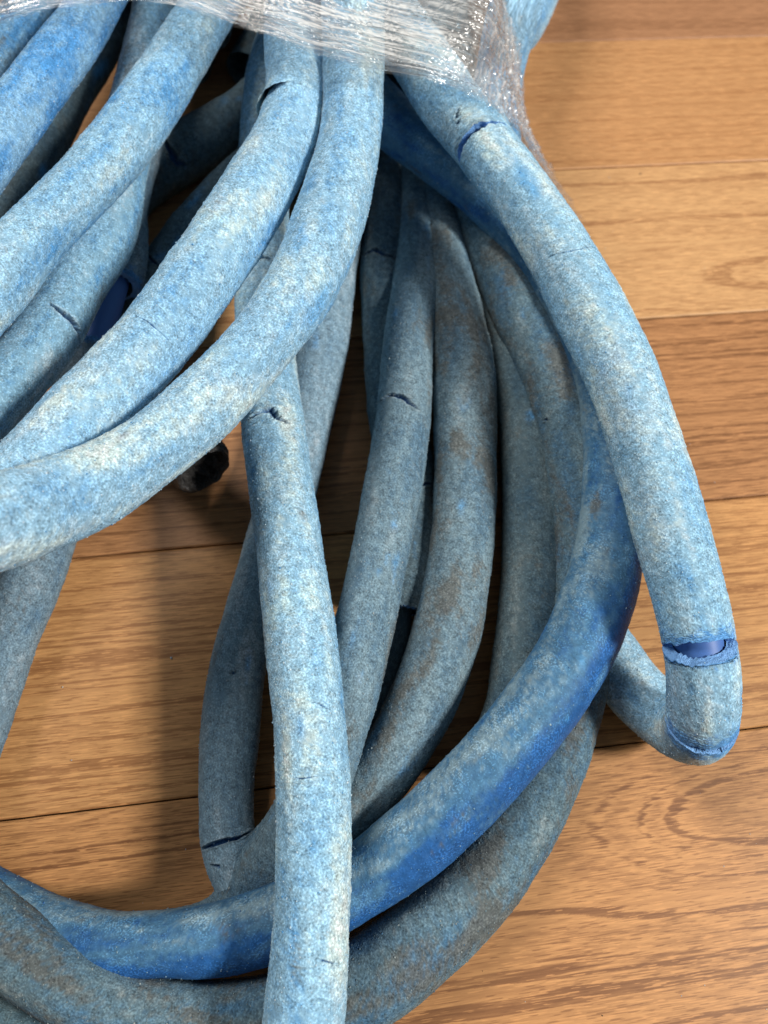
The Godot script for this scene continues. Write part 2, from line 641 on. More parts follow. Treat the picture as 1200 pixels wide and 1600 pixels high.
# a hose whose sheath is broken through: pieces of sheath with raw ends, over the inner tube
func broken_strand(called: String, table: PackedFloat32Array, look: Dictionary, breaks: Array, cracks := [], label := "", core := 6.5, dull_core := false, core_tone := 0.68) -> Node3D:
	var path := path_of(table)
	var lines := crack_lines(path, cracks)
	var root: Node3D = null
	var cuts := [{"s": 0.0}]
	for b in breaks:
		var bp: PackedFloat32Array = b.at
		var best := 0
		var bd := 1e9
		for k in path.p.size():
			var dd := Vector3(bp[0], bp[1], bp[2]).distance_squared_to(path.p[k])
			if dd < bd:
				bd = dd
				best = k
		b.s = path.s[best]
		var e := Vector3(bp[0], bp[1], bp[2]) - path.p[best]
		b.dir = e.normalized()
		cuts.append(b)
	cuts.append({"s": path.s[-1]})
	for i in cuts.size() - 1:
		var a: Dictionary = cuts[i]
		var z: Dictionary = cuts[i + 1]
		if a.get("bare", false):
			continue
		var ends := {}
		if a.has("dir"):
			ends["start"] = {"gap": a.low, "dir": a.dir, "flare": a.get("flare", 0.0), "bow": a.get("bow", 0.0), "lap": a.get("lap", 0.0), "fresh": a.get("fresh", true)}
		if z.has("dir"):
			ends["end"] = {"gap": z.high, "dir": z.dir, "flare": z.get("flare_up", 0.0), "bow": z.get("bow", 0.0), "fresh": z.get("fresh", true)}
		var inside := []
		for l in lines:
			if l.hi < z.s + 2.0 and l.lo > a.s - 2.0:
				inside.append(l)
		var body := sheath(path, a.s, z.s, look, inside, ends)
		crumb_spots.append([path, look, a.s + 3.0, z.s - 3.0])
		var o := piece(called if root == null else "sheath_piece", body, chalky, coil if root == null else root, label if root == null else "")
		if root == null:
			root = o
		if a.has("dir") and not a.has("lap"):
			piece("broken_edge", broken_face(body, path, true, a.s, 2.5, a.get("lean", 0.6)), raw_rubber, root, "bright blue torn edge of the sheath")
		if z.has("dir") and not z.has("lap"):
			piece("broken_edge", broken_face(body, path, false, z.s, 2.5, 0.2), raw_rubber, root, "bright blue torn edge of the sheath")
	var thin := table.duplicate()
	for i in thin.size() / 4:
		thin[i * 4 + 3] = core
	var cpath := path_of(thin)
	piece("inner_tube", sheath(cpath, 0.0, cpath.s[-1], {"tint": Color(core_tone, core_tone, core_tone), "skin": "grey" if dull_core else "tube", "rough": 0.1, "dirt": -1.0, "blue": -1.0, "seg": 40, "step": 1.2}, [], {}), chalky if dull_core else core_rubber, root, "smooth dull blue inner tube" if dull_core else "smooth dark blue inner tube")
	return root

func build_coil():
	coil = thing("hose_coil", "coil of cracked weathered blue rubber hose lying on the wood floor", "hose")
	strand("hose_run", PackedFloat32Array([-59.3, 30.0, -409.0, 9.50, -49.8, 50.0, -339.6, 9.50, -40.9, 60.0, -280.3, 9.50, -35.1, 76.6, -245.8, 10.04, -32.5, 70.3, -231.8, 9.84, -28.7, 66.9, -200.6, 9.54, -29.4, 66.4, -170.4, 10.52, -32.4, 67.0, -145.1, 10.05, -39.6, 67.9, -122.1, 9.08, -51.1, 69.7, -96.9, 9.21, -59.4, 73.0, -81.8, 9.03, -67.2, 77.8, -69.4, 9.67, -74.2, 84.4, -59.9, 9.98, -78.3, 92.1, -52.5, 10.17, -83.5, 100.3, -45.4, 10.10, -101.7, 96.3, -15.5, 9.50, -117.9, 84.3, 15.5, 9.50, -132.4, 64.3, 47.4, 9.50]), {"tint": Color(1.0, 1.0, 1.0), "skin": "chalk", "pale": 0.21, "blue": 0.4, "dirt": -0.1, "off": 10}, [[0.25, 0.5, PackedFloat32Array([-44.4, 68.1, -90.5, -43.4, 68.2, -92.0])]], "pale blue topmost run sweeping to the lower left")
	strand("hose_run", PackedFloat32Array([-69.1, 30.0, -419.6, 9.50, -77.6, 45.0, -350.1, 9.50, -84.9, 55.0, -290.6, 9.50, -89.1, 58.0, -255.9, 9.22, -93.1, 59.7, -223.7, 9.49, -96.8, 61.7, -197.2, 9.61, -103.2, 64.2, -169.1, 9.01, -110.6, 66.9, -143.1, 8.82, -114.3, 69.5, -124.4, 9.69, -119.3, 72.0, -104.4, 9.66, -127.0, 68.0, -70.2, 9.50, -134.1, 56.0, -36.0, 9.50, -140.7, 36.0, -1.6, 9.50]), {"tint": Color(0.97, 0.98, 0.98), "skin": "chalk", "pale": 0.1, "blue": 0.1, "dirt": -0.05, "off": 90}, [], "")
	strand("hose_run", PackedFloat32Array([-126.1, 20.0, -474.7, 9.50, -125.9, 30.0, -404.7, 9.50, -123.4, 40.0, -344.8, 9.50, -120.0, 38.0, -309.9, 9.73, -114.4, 39.0, -277.3, 9.58, -108.5, 42.0, -230.9, 9.32, -105.2, 44.0, -196.6, 9.14, -101.6, 46.0, -165.0, 9.68, -102.8, 49.0, -146.1, 9.06, -104.2, 51.0, -125.7, 8.97, -109.9, 53.0, -104.1, 9.16, -115.3, 55.0, -86.7, 9.26, -124.8, 51.0, -53.0, 9.50, -133.4, 39.0, -19.0, 9.50, -141.2, 19.0, 15.1, 9.50]), {"tint": Color(0.88, 0.9, 0.88), "skin": "chalk", "pale": 0.1, "blue": 0.1, "dirt": 0.15, "off": 130}, [[0.85, 2.2, PackedFloat32Array([-102.5, 58.1, -129.1, -99.7, 57.0, -127.8, -97.5, 54.9, -127.4, -95.9, 52.2, -125.8, -95.8, 48.6, -123.8])]], "")
	strand("hose_run", PackedFloat32Array([-116.1, 40.0, -439.6, 9.50, -120.9, 50.0, -369.8, 9.50, -124.0, 55.0, -309.8, 9.50, -125.0, 58.0, -274.9, 7.93, -125.0, 59.0, -258.5, 7.76, -127.1, 60.0, -234.9, 8.87, -130.4, 62.0, -209.0, 8.83, -133.8, 64.0, -180.4, 8.98, -135.7, 66.0, -156.7, 8.76, -138.6, 62.0, -121.8, 9.50, -141.6, 50.0, -86.9, 9.50, -144.7, 30.0, -52.0, 9.50]), {"tint": Color(0.92, 0.95, 1.0), "skin": "chalk", "pale": -0.08, "blue": 0.2, "dirt": -0.2, "off": 210}, [], "")
	strand("hose_run", PackedFloat32Array([-126.0, 30.0, -446.1, 9.50, -136.3, 40.0, -376.8, 9.50, -145.7, 50.0, -317.6, 9.50, -151.6, 44.0, -283.1, 8.74, -156.5, 46.0, -257.2, 8.20, -157.7, 48.0, -227.4, 8.21, -160.8, 50.0, -201.2, 8.38]), {"tint": Color(0.9, 0.93, 0.95), "skin": "chalk", "pale": 0, "blue": 0.2, "dirt": 0.3, "off": 250}, [], "")
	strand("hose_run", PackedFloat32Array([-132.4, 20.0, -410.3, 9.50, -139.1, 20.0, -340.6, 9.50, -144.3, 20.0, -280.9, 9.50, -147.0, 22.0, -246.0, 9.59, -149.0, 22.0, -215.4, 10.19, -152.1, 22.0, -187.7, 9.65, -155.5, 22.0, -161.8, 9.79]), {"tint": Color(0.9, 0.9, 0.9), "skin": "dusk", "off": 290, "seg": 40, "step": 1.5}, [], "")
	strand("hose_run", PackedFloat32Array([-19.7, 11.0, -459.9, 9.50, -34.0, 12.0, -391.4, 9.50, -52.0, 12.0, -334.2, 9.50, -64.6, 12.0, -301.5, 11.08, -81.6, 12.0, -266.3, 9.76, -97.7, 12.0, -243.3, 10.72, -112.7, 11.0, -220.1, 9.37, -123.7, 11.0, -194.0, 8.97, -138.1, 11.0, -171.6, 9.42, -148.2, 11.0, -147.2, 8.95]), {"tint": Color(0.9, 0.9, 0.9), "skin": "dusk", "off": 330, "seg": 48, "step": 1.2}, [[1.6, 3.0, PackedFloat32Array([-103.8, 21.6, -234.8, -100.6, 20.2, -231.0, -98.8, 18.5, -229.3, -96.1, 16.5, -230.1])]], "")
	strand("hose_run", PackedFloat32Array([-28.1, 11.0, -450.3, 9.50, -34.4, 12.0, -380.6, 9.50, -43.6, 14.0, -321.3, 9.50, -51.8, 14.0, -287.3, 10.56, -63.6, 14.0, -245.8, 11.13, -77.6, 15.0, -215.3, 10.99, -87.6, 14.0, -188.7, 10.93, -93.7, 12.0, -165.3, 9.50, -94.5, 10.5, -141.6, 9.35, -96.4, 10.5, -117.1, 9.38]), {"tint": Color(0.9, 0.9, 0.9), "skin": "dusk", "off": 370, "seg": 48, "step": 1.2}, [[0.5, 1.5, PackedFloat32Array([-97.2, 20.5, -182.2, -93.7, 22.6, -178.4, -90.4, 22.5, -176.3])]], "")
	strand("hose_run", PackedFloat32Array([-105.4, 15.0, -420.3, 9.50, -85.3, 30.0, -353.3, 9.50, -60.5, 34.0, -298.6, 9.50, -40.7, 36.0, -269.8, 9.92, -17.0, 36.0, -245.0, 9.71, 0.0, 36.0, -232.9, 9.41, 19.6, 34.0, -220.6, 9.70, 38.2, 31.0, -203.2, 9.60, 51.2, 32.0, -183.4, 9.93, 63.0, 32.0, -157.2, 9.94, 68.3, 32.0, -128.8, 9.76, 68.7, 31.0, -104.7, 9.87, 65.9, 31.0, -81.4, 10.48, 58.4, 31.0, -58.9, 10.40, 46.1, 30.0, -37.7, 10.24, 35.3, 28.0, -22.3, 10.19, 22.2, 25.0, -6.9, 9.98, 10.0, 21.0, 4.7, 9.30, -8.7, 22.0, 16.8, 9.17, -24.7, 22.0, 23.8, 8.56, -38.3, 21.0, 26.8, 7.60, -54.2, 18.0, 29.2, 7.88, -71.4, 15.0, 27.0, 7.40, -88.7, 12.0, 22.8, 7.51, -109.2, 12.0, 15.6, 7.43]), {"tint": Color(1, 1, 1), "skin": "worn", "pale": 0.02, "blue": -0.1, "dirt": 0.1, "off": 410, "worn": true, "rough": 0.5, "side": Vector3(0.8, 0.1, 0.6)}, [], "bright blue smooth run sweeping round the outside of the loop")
	strand("hose_run", PackedFloat32Array([-56.3, 12.0, -420.4, 9.50, -36.9, 15.0, -353.1, 9.50, -16.8, 16.0, -296.6, 9.50, -2.5, 16.0, -264.6, 10.36, 15.1, 18.0, -234.4, 10.63, 26.4, 19.0, -208.8, 11.05, 36.9, 20.0, -185.2, 11.05, 46.8, 21.0, -165.1, 10.83, 53.5, 21.0, -147.4, 10.40, 60.5, 19.0, -122.1, 10.16, 65.1, 16.0, -97.6, 10.12, 65.6, 12.0, -76.6, 11.20, 63.6, 11.0, -55.9, 11.20, 59.0, 11.0, -35.9, 11.20, 51.2, 11.0, -15.4, 11.20, 41.2, 11.0, 2.0, 11.14, 30.5, 12.0, 14.6, 10.99, 16.2, 13.0, 27.7, 11.20, -9.0, 16.0, 39.5, 9.59, -32.2, 19.0, 42.7, 8.68, -46.5, 21.0, 41.9, 8.55, -65.1, 22.0, 35.7, 9.06, -83.8, 23.0, 27.4, 9.35, -105.2, 23.0, 14.3, 8.69]), {"tint": Color(1, 1, 1), "skin": "grimy", "pale": 0.05, "blue": -0.1, "dirt": 0.55, "off": 450, "rough": 0.7}, [[0.55, 1.0, PackedFloat32Array([47.2, 25.5, -138.3, 47.6, 25.9, -137.9])]], "grey brown stained run along the outer bottom of the loop")
	strand("hose_run", PackedFloat32Array([-44.2, 10.0, 58.9, 7.40, -66.9, 10.0, 55.2, 7.40, -82.1, 10.0, 50.8, 7.40, -100.8, 10.0, 42.4, 7.58]), {"tint": Color(0.9, 0.95, 0.95), "skin": "grimy", "blue": 0, "dirt": 0.2, "off": 490, "rough": 0.6}, [], "")
	strand("hose_run", PackedFloat32Array([-73.8, 12.0, -390.6, 9.50, -72.4, 20.0, -320.6, 9.50, -68.5, 30.0, -260.8, 9.50, -64.1, 26.0, -226.0, 9.07, -58.1, 28.0, -197.6, 9.12, -51.9, 31.0, -168.7, 9.31, -44.5, 34.0, -139.6, 9.16, -37.4, 36.0, -115.4, 9.44, -31.1, 37.0, -95.5, 9.37, -23.5, 38.0, -72.5, 9.43, -16.9, 38.0, -51.4, 9.67, -11.8, 39.0, -34.5, 9.36, -7.7, 39.0, -19.0, 9.36, -4.7, 39.0, -4.0, 9.16, -2.3, 39.0, 9.9, 9.00, -1.1, 39.0, 20.6, 8.95, -0.2, 38.0, 31.0, 9.23, 0.9, 38.0, 43.2, 9.20]), {"tint": Color(1.02, 1.02, 1.0), "skin": "chalk", "pale": 0.17, "blue": 0.25, "dirt": -0.05, "off": 530}, [[1.0, 2.0, PackedFloat32Array([-42.5, 42.4, -112.2, -39.4, 43.7, -114.0, -37.2, 43.9, -114.5, -35.6, 44.0, -112.3, -32.4, 43.6, -111.4])], [0.16, 0.3, PackedFloat32Array([-9.9, 48.1, -33.4, -7.9, 47.6, -32.9, -5.5, 46.5, -32.5])], [0.14, 0.3, PackedFloat32Array([-12.1, 46.8, -15.4, -9.7, 47.9, -15.1, -5.7, 48.2, -16.3])], [0.18, 0.4, PackedFloat32Array([1.5, 47.4, 21.7, 3.1, 46.8, 22.2, 4.8, 45.6, 22.4])], [0.8, 1.8, PackedFloat32Array([-55.8, 36.8, -170.5, -53.7, 37.1, -172.7, -50.8, 36.7, -173.1])]], "pale blue hose run hanging straight down across the lower loops")
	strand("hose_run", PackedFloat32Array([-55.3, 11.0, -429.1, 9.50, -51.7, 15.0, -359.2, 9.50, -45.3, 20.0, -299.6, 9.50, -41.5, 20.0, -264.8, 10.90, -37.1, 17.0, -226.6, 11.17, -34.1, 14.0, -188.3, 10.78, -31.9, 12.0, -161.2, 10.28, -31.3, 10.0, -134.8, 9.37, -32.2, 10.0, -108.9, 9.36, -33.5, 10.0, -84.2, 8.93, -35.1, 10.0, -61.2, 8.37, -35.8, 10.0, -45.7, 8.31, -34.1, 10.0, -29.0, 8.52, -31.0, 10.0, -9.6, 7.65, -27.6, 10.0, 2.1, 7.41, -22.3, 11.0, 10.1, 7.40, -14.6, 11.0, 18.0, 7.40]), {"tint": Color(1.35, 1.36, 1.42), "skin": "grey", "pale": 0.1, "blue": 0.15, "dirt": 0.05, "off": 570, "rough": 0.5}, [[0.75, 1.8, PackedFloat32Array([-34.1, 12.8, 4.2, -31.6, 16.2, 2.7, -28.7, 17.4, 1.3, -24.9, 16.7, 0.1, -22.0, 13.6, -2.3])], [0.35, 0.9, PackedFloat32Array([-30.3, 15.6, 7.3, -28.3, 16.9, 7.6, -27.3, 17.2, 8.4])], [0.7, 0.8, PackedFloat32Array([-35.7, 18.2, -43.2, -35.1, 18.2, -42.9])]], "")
	strand("hose_run", PackedFloat32Array([-34.6, 11.0, -444.4, 9.50, -26.0, 11.0, -374.9, 9.50, -18.2, 11.0, -315.4, 9.50, -13.2, 11.0, -280.8, 8.51, -8.3, 12.0, -249.5, 8.34, -4.6, 14.0, -225.0, 8.30, -1.6, 18.0, -191.9, 8.67, -0.7, 23.0, -156.5, 8.58, 1.3, 25.0, -132.6, 8.86, 1.5, 25.0, -103.7, 9.03, 0.7, 25.0, -81.9, 8.63, -0.4, 26.0, -60.8, 8.75, -2.2, 26.0, -42.2, 8.86, -4.9, 25.0, -24.0, 8.81, -8.9, 22.0, -5.9, 8.85, -15.8, 15.0, 5.4, 8.66, -24.8, 9.5, 20.7, 7.51, -42.9, 9.0, 28.2, 7.40, -61.9, 9.0, 30.1, 7.40]), {"tint": Color(1, 1, 1), "skin": "grey", "pale": 0.02, "blue": 0.2, "dirt": 0.22, "off": 650}, [[0.8, 1.8, PackedFloat32Array([-6.7, 28.0, -133.0, -3.3, 31.0, -134.2, 0.0, 32.2, -132.9, 2.7, 32.4, -130.9, 4.9, 31.9, -130.1])]], "")
	strand("hose_run", PackedFloat32Array([-30.5, 11.0, -446.2, 9.50, -21.1, 12.0, -376.8, 9.50, -12.5, 14.0, -317.4, 9.50, -6.9, 12.0, -282.9, 8.54, 0.2, 14.0, -244.1, 8.93, 3.3, 15.0, -223.6, 8.74, 8.3, 16.0, -200.5, 9.54, 14.4, 17.0, -177.5, 10.40, 19.9, 18.0, -152.6, 11.00, 22.8, 18.0, -129.6, 10.40, 24.9, 18.0, -108.8, 9.97, 25.5, 18.0, -85.5, 10.00, 24.0, 18.0, -64.7, 10.22, 19.7, 17.0, -43.9, 9.89, 11.9, 15.0, -24.5, 8.99, 2.3, 13.0, -9.3, 8.52, -8.9, 11.0, 5.0, 8.35, -22.7, 10.0, 16.9, 8.15]), {"tint": Color(0.94, 0.92, 0.9), "skin": "grey", "pale": 0, "blue": 0.05, "dirt": 0.5, "off": 690}, [], "grey run with brown stains along its left side")
	strand("hose_run", PackedFloat32Array([-18.2, 11.0, -412.9, 9.50, -6.6, 11.0, -343.8, 9.50, 4.6, 11.0, -284.9, 9.50, 12.2, 10.0, -250.7, 8.25, 20.4, 10.0, -219.4, 9.12, 29.9, 10.0, -196.0, 9.70, 39.0, 10.0, -173.3, 10.25, 43.9, 10.0, -149.2, 10.26, 46.8, 10.0, -125.2, 9.88, 49.0, 10.0, -104.8, 9.88, 49.9, 10.0, -84.3, 9.80, 49.4, 10.0, -62.8, 9.51, 46.1, 10.0, -40.5, 8.72, 38.3, 9.0, -24.4, 8.49]), {"tint": Color(0.92, 0.95, 0.95), "skin": "dusk", "pale": 0.05, "blue": 0.1, "dirt": 0.25, "off": 730}, [], "")
	strand("hose_run", PackedFloat32Array([42.0, 16.0, -219.2, 9.02, 27.6, 20.6, -238.1, 9.18, 19.0, 27.1, -260.1, 9.95, 17.4, 38.0, -282.2, 9.25, 18.5, 54.4, -289.2, 9.85, 21.0, 40.0, -302.9, 9.80, 33.0, 30.0, -372.9, 9.80, 21.0, 15.0, -452.9, 9.80]), {"tint": Color(0.95, 0.97, 1), "skin": "chalk", "blue": 0.3, "off": 770, "seg": 48}, [], "")
	broken_strand("hose_run", PackedFloat32Array([-67.0, 30.0, -445.4, 9.50, -54.8, 45.0, -376.5, 9.50, -38.7, 50.0, -318.7, 9.50, -27.3, 50.4, -285.6, 10.84, -13.4, 59.6, -253.3, 10.23, 1.1, 60.7, -230.0, 10.27, 15.5, 59.5, -213.0, 9.83, 38.6, 59.4, -179.7, 9.90, 52.0, 59.5, -154.2, 10.53, 61.6, 58.5, -135.5, 10.07, 70.5, 56.2, -112.8, 9.95, 78.7, 53.2, -88.7, 9.92, 86.1, 50.0, -66.3, 9.21, 89.6, 45.0, -55.6, 9.30, 92.3, 39.0, -49.5, 9.30, 94.6, 31.0, -46.0, 9.30, 96.2, 23.0, -46.0, 9.30, 94.1, 15.0, -49.1, 9.30, 84.1, 11.0, -57.7, 9.30, 74.2, 10.0, -69.8, 9.30, 65.9, 9.5, -79.4, 9.30]), {"tint": Color(1.0, 1.0, 0.98), "skin": "chalk", "pale": 0.17, "blue": 0.3, "dirt": -0.05, "off": 810}, [{"at": PackedFloat32Array([10.7, 65.5, -209.3]), "low": 1.0, "high": 1.0, "flare": 0.6, "lean": 1.0, "bow": 3.5, "fresh": false}, {"at": PackedFloat32Array([84.6, 56.8, -60.3]), "low": 4.2, "high": 1.2, "flare": 0.6, "lean": 1.5}, {"at": PackedFloat32Array([93.1, 37.3, -42.3]), "low": 0.5, "high": 0.4, "flare": 0.4, "lean": 1.4, "bow": -1.0}], [[0.4, 0.9, PackedFloat32Array([3.9, 67.5, -219.9, 4.2, 66.4, -217.2, 5.8, 65.6, -214.6])], [0.16, 0.4, PackedFloat32Array([37.2, 65.2, -169.1, 41.0, 67.5, -168.9, 44.4, 68.6, -169.6, 49.5, 66.6, -173.9])]], "right hand run with its sheath cracked open at the sharp bend")
	broken_strand("hose_run", PackedFloat32Array([-68.8, 30.0, -411.4, 9.50, -66.1, 50.0, -341.5, 9.50, -60.7, 62.0, -281.7, 9.50, -55.1, 62.8, -247.2, 10.09, -50.2, 63.4, -228.0, 10.20, -48.3, 64.9, -204.2, 9.69, -52.4, 66.8, -174.5, 10.42, -59.4, 68.3, -143.8, 10.25, -67.9, 68.9, -115.6, 9.93, -79.8, 69.5, -89.3, 9.64, -86.7, 70.6, -72.6, 9.40, -93.3, 72.0, -58.5, 9.58, -106.7, 68.0, -26.1, 9.50, -118.6, 56.0, 6.8, 9.50, -129.3, 36.0, 40.1, 9.50]), {"tint": Color(1, 1, 1), "skin": "chalk", "pale": 0.17, "blue": 0.15, "dirt": -0.2, "off": 50}, [{"at": PackedFloat32Array([-57.8, 68.3, -211.9]), "low": -1.0, "high": -2.4, "flare": 0.0, "flare_up": 1.5, "lap": -0.9, "lean": 0.3, "fresh": false}], [[0.14, 0.35, PackedFloat32Array([-70.3, 78.0, -116.9, -67.1, 77.9, -115.6, -64.4, 77.1, -114.1, -61.5, 74.9, -113.3])]], "pale blue run with a torn flap of sheath below the film")
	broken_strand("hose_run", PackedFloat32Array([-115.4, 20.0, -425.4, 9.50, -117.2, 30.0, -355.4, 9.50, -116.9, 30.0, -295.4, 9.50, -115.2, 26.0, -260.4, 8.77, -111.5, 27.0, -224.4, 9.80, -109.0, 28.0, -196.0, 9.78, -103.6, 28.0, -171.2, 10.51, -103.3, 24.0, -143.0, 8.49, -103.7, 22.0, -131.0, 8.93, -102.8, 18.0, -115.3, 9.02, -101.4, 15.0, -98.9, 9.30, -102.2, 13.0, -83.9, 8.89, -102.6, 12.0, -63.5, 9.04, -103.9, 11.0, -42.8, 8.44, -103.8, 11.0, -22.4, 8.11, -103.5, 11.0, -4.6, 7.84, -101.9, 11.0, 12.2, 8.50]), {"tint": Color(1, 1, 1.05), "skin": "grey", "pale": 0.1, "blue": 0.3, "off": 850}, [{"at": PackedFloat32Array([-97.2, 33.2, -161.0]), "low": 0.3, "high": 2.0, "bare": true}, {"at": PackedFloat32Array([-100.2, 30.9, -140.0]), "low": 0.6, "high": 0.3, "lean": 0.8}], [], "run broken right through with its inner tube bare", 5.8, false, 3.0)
	broken_strand("hose_run", PackedFloat32Array([-42.1, 11.0, -443.3, 9.50, -34.7, 11.0, -373.7, 9.50, -28.3, 11.0, -314.0, 9.50, -24.4, 11.0, -279.3, 9.23, -20.4, 11.0, -244.5, 8.85, -16.9, 11.0, -222.1, 9.34, -13.1, 11.0, -197.9, 9.75, -7.1, 10.0, -168.0, 9.60, -1.1, 10.0, -141.0, 9.96, 5.4, 10.0, -118.3, 9.53, 9.8, 10.0, -94.9, 9.07, 10.5, 10.0, -80.8, 9.26, 10.0, 10.0, -72.7, 8.98, 10.2, 9.0, -64.8, 9.30, 7.2, 9.0, -46.0, 9.30, 2.8, 9.0, -29.8, 9.30, -2.9, 9.0, -16.0, 9.30]), {"tint": Color(0.95, 0.95, 0.95), "skin": "dusk", "pale": 0, "blue": 0.1, "dirt": 0.25, "off": 610}, [{"at": PackedFloat32Array([12.1, 18.3, -70.1]), "low": 0.3, "high": 0.6, "bare": true, "fresh": false}], [[0.9, 2.0, PackedFloat32Array([-23.2, 12.6, -201.5, -20.7, 16.0, -201.8, -17.2, 17.7, -201.9, -14.6, 18.2, -199.6, -10.5, 18.3, -197.9])], [0.5, 1.2, PackedFloat32Array([9.9, 18.2, -110.6, 11.6, 17.4, -112.5, 13.8, 15.6, -113.5])]], "run whose sheath ends and leaves the thin inner tube bare", 3.6, true)
	strand("hose_run", PackedFloat32Array([-125.0, 30.0, -290.0, 9.20, -121.0, 32.0, -340.0, 9.20, -115.0, 30.0, -400.0, 9.20, -110.0, 15.0, -490.0, 9.20]), {"tint": Color(0.9, 0.9, 0.9), "skin": "dusk", "off": 890, "seg": 36, "step": 2.0})  # from here down: unseen runs added inside the bundle to block light
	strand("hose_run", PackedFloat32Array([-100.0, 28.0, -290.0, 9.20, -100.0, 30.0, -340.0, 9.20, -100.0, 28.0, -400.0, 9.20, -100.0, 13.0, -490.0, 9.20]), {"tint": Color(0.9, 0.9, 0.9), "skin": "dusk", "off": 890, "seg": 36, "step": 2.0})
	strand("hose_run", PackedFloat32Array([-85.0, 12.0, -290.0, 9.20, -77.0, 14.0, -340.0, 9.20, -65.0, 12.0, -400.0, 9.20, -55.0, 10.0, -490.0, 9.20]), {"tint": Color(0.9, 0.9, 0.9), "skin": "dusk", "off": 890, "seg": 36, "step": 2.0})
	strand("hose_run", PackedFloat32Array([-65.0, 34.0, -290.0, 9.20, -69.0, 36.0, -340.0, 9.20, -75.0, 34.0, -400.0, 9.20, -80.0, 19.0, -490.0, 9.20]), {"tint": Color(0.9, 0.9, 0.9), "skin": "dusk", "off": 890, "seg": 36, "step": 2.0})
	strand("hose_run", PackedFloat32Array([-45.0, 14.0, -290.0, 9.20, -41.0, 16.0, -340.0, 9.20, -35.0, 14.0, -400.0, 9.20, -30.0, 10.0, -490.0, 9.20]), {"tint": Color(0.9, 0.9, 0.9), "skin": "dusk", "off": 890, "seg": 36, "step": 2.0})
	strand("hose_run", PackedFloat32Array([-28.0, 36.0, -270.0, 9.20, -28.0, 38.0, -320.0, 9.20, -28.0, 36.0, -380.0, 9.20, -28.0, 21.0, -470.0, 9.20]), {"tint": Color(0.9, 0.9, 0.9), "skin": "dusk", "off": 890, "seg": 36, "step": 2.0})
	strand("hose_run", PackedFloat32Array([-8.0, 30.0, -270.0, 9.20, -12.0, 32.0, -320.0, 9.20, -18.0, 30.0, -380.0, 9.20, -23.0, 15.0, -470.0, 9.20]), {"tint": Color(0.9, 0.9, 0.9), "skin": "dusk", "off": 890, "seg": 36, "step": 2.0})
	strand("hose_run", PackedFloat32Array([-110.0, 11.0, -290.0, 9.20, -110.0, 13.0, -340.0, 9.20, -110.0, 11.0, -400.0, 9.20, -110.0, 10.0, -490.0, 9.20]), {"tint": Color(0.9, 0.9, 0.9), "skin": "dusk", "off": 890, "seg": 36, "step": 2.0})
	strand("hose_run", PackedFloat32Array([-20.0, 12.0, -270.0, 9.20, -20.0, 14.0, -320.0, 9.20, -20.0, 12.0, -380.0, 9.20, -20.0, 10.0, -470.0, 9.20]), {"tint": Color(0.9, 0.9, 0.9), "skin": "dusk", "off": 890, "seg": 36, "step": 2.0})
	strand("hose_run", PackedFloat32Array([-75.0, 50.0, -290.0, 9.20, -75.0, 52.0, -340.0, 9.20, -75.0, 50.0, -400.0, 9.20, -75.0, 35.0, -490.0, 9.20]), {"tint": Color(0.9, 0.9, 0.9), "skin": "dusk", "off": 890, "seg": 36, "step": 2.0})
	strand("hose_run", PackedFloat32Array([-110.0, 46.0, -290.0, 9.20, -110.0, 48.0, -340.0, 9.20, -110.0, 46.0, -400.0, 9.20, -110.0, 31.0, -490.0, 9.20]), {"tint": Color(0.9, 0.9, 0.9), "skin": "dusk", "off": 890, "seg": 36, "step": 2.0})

func build_cable_end():
	# a stub of hose wound with black tape, crumpled over its end
	var root := thing("cable_end", "black tape wrapped hose end poking out beneath the pale blue runs", "hose end")
	var path := path_of(PackedFloat32Array([-86.5, 18.0, -128.8, 8.6, -72.1, 22.0, -114.5, 8.9, -61.8, 24.0, -105.8, 9.0, -57.0, 25.0, -101.5, 8.8]))
	var tape := StandardMaterial3D.new()
	tape.resource_name = "black vinyl tape"
	tape.albedo_color = Color8(34, 33, 34)
	tape.roughness = 0.24
	tape.heightmap_enabled = true
	tape.heightmap_texture = grain_height
	tape.heightmap_scale = 0.07
	var lit_tape := tape.duplicate()
	lit_tape.albedo_color = Color8(56, 54, 53)  # end fold coloured paler to stand in for glints on the tape
	lit_tape.roughness = 0.3
	piece("tape_wrap", tape_skin(path, 0.0, path.s[-1] - 2.0, 0.0), tape, root)
	piece("tape_fold", tape_skin(path, path.s[-1] - 9.0, path.s[-1] + 1.2, 0.9), lit_tape, root)

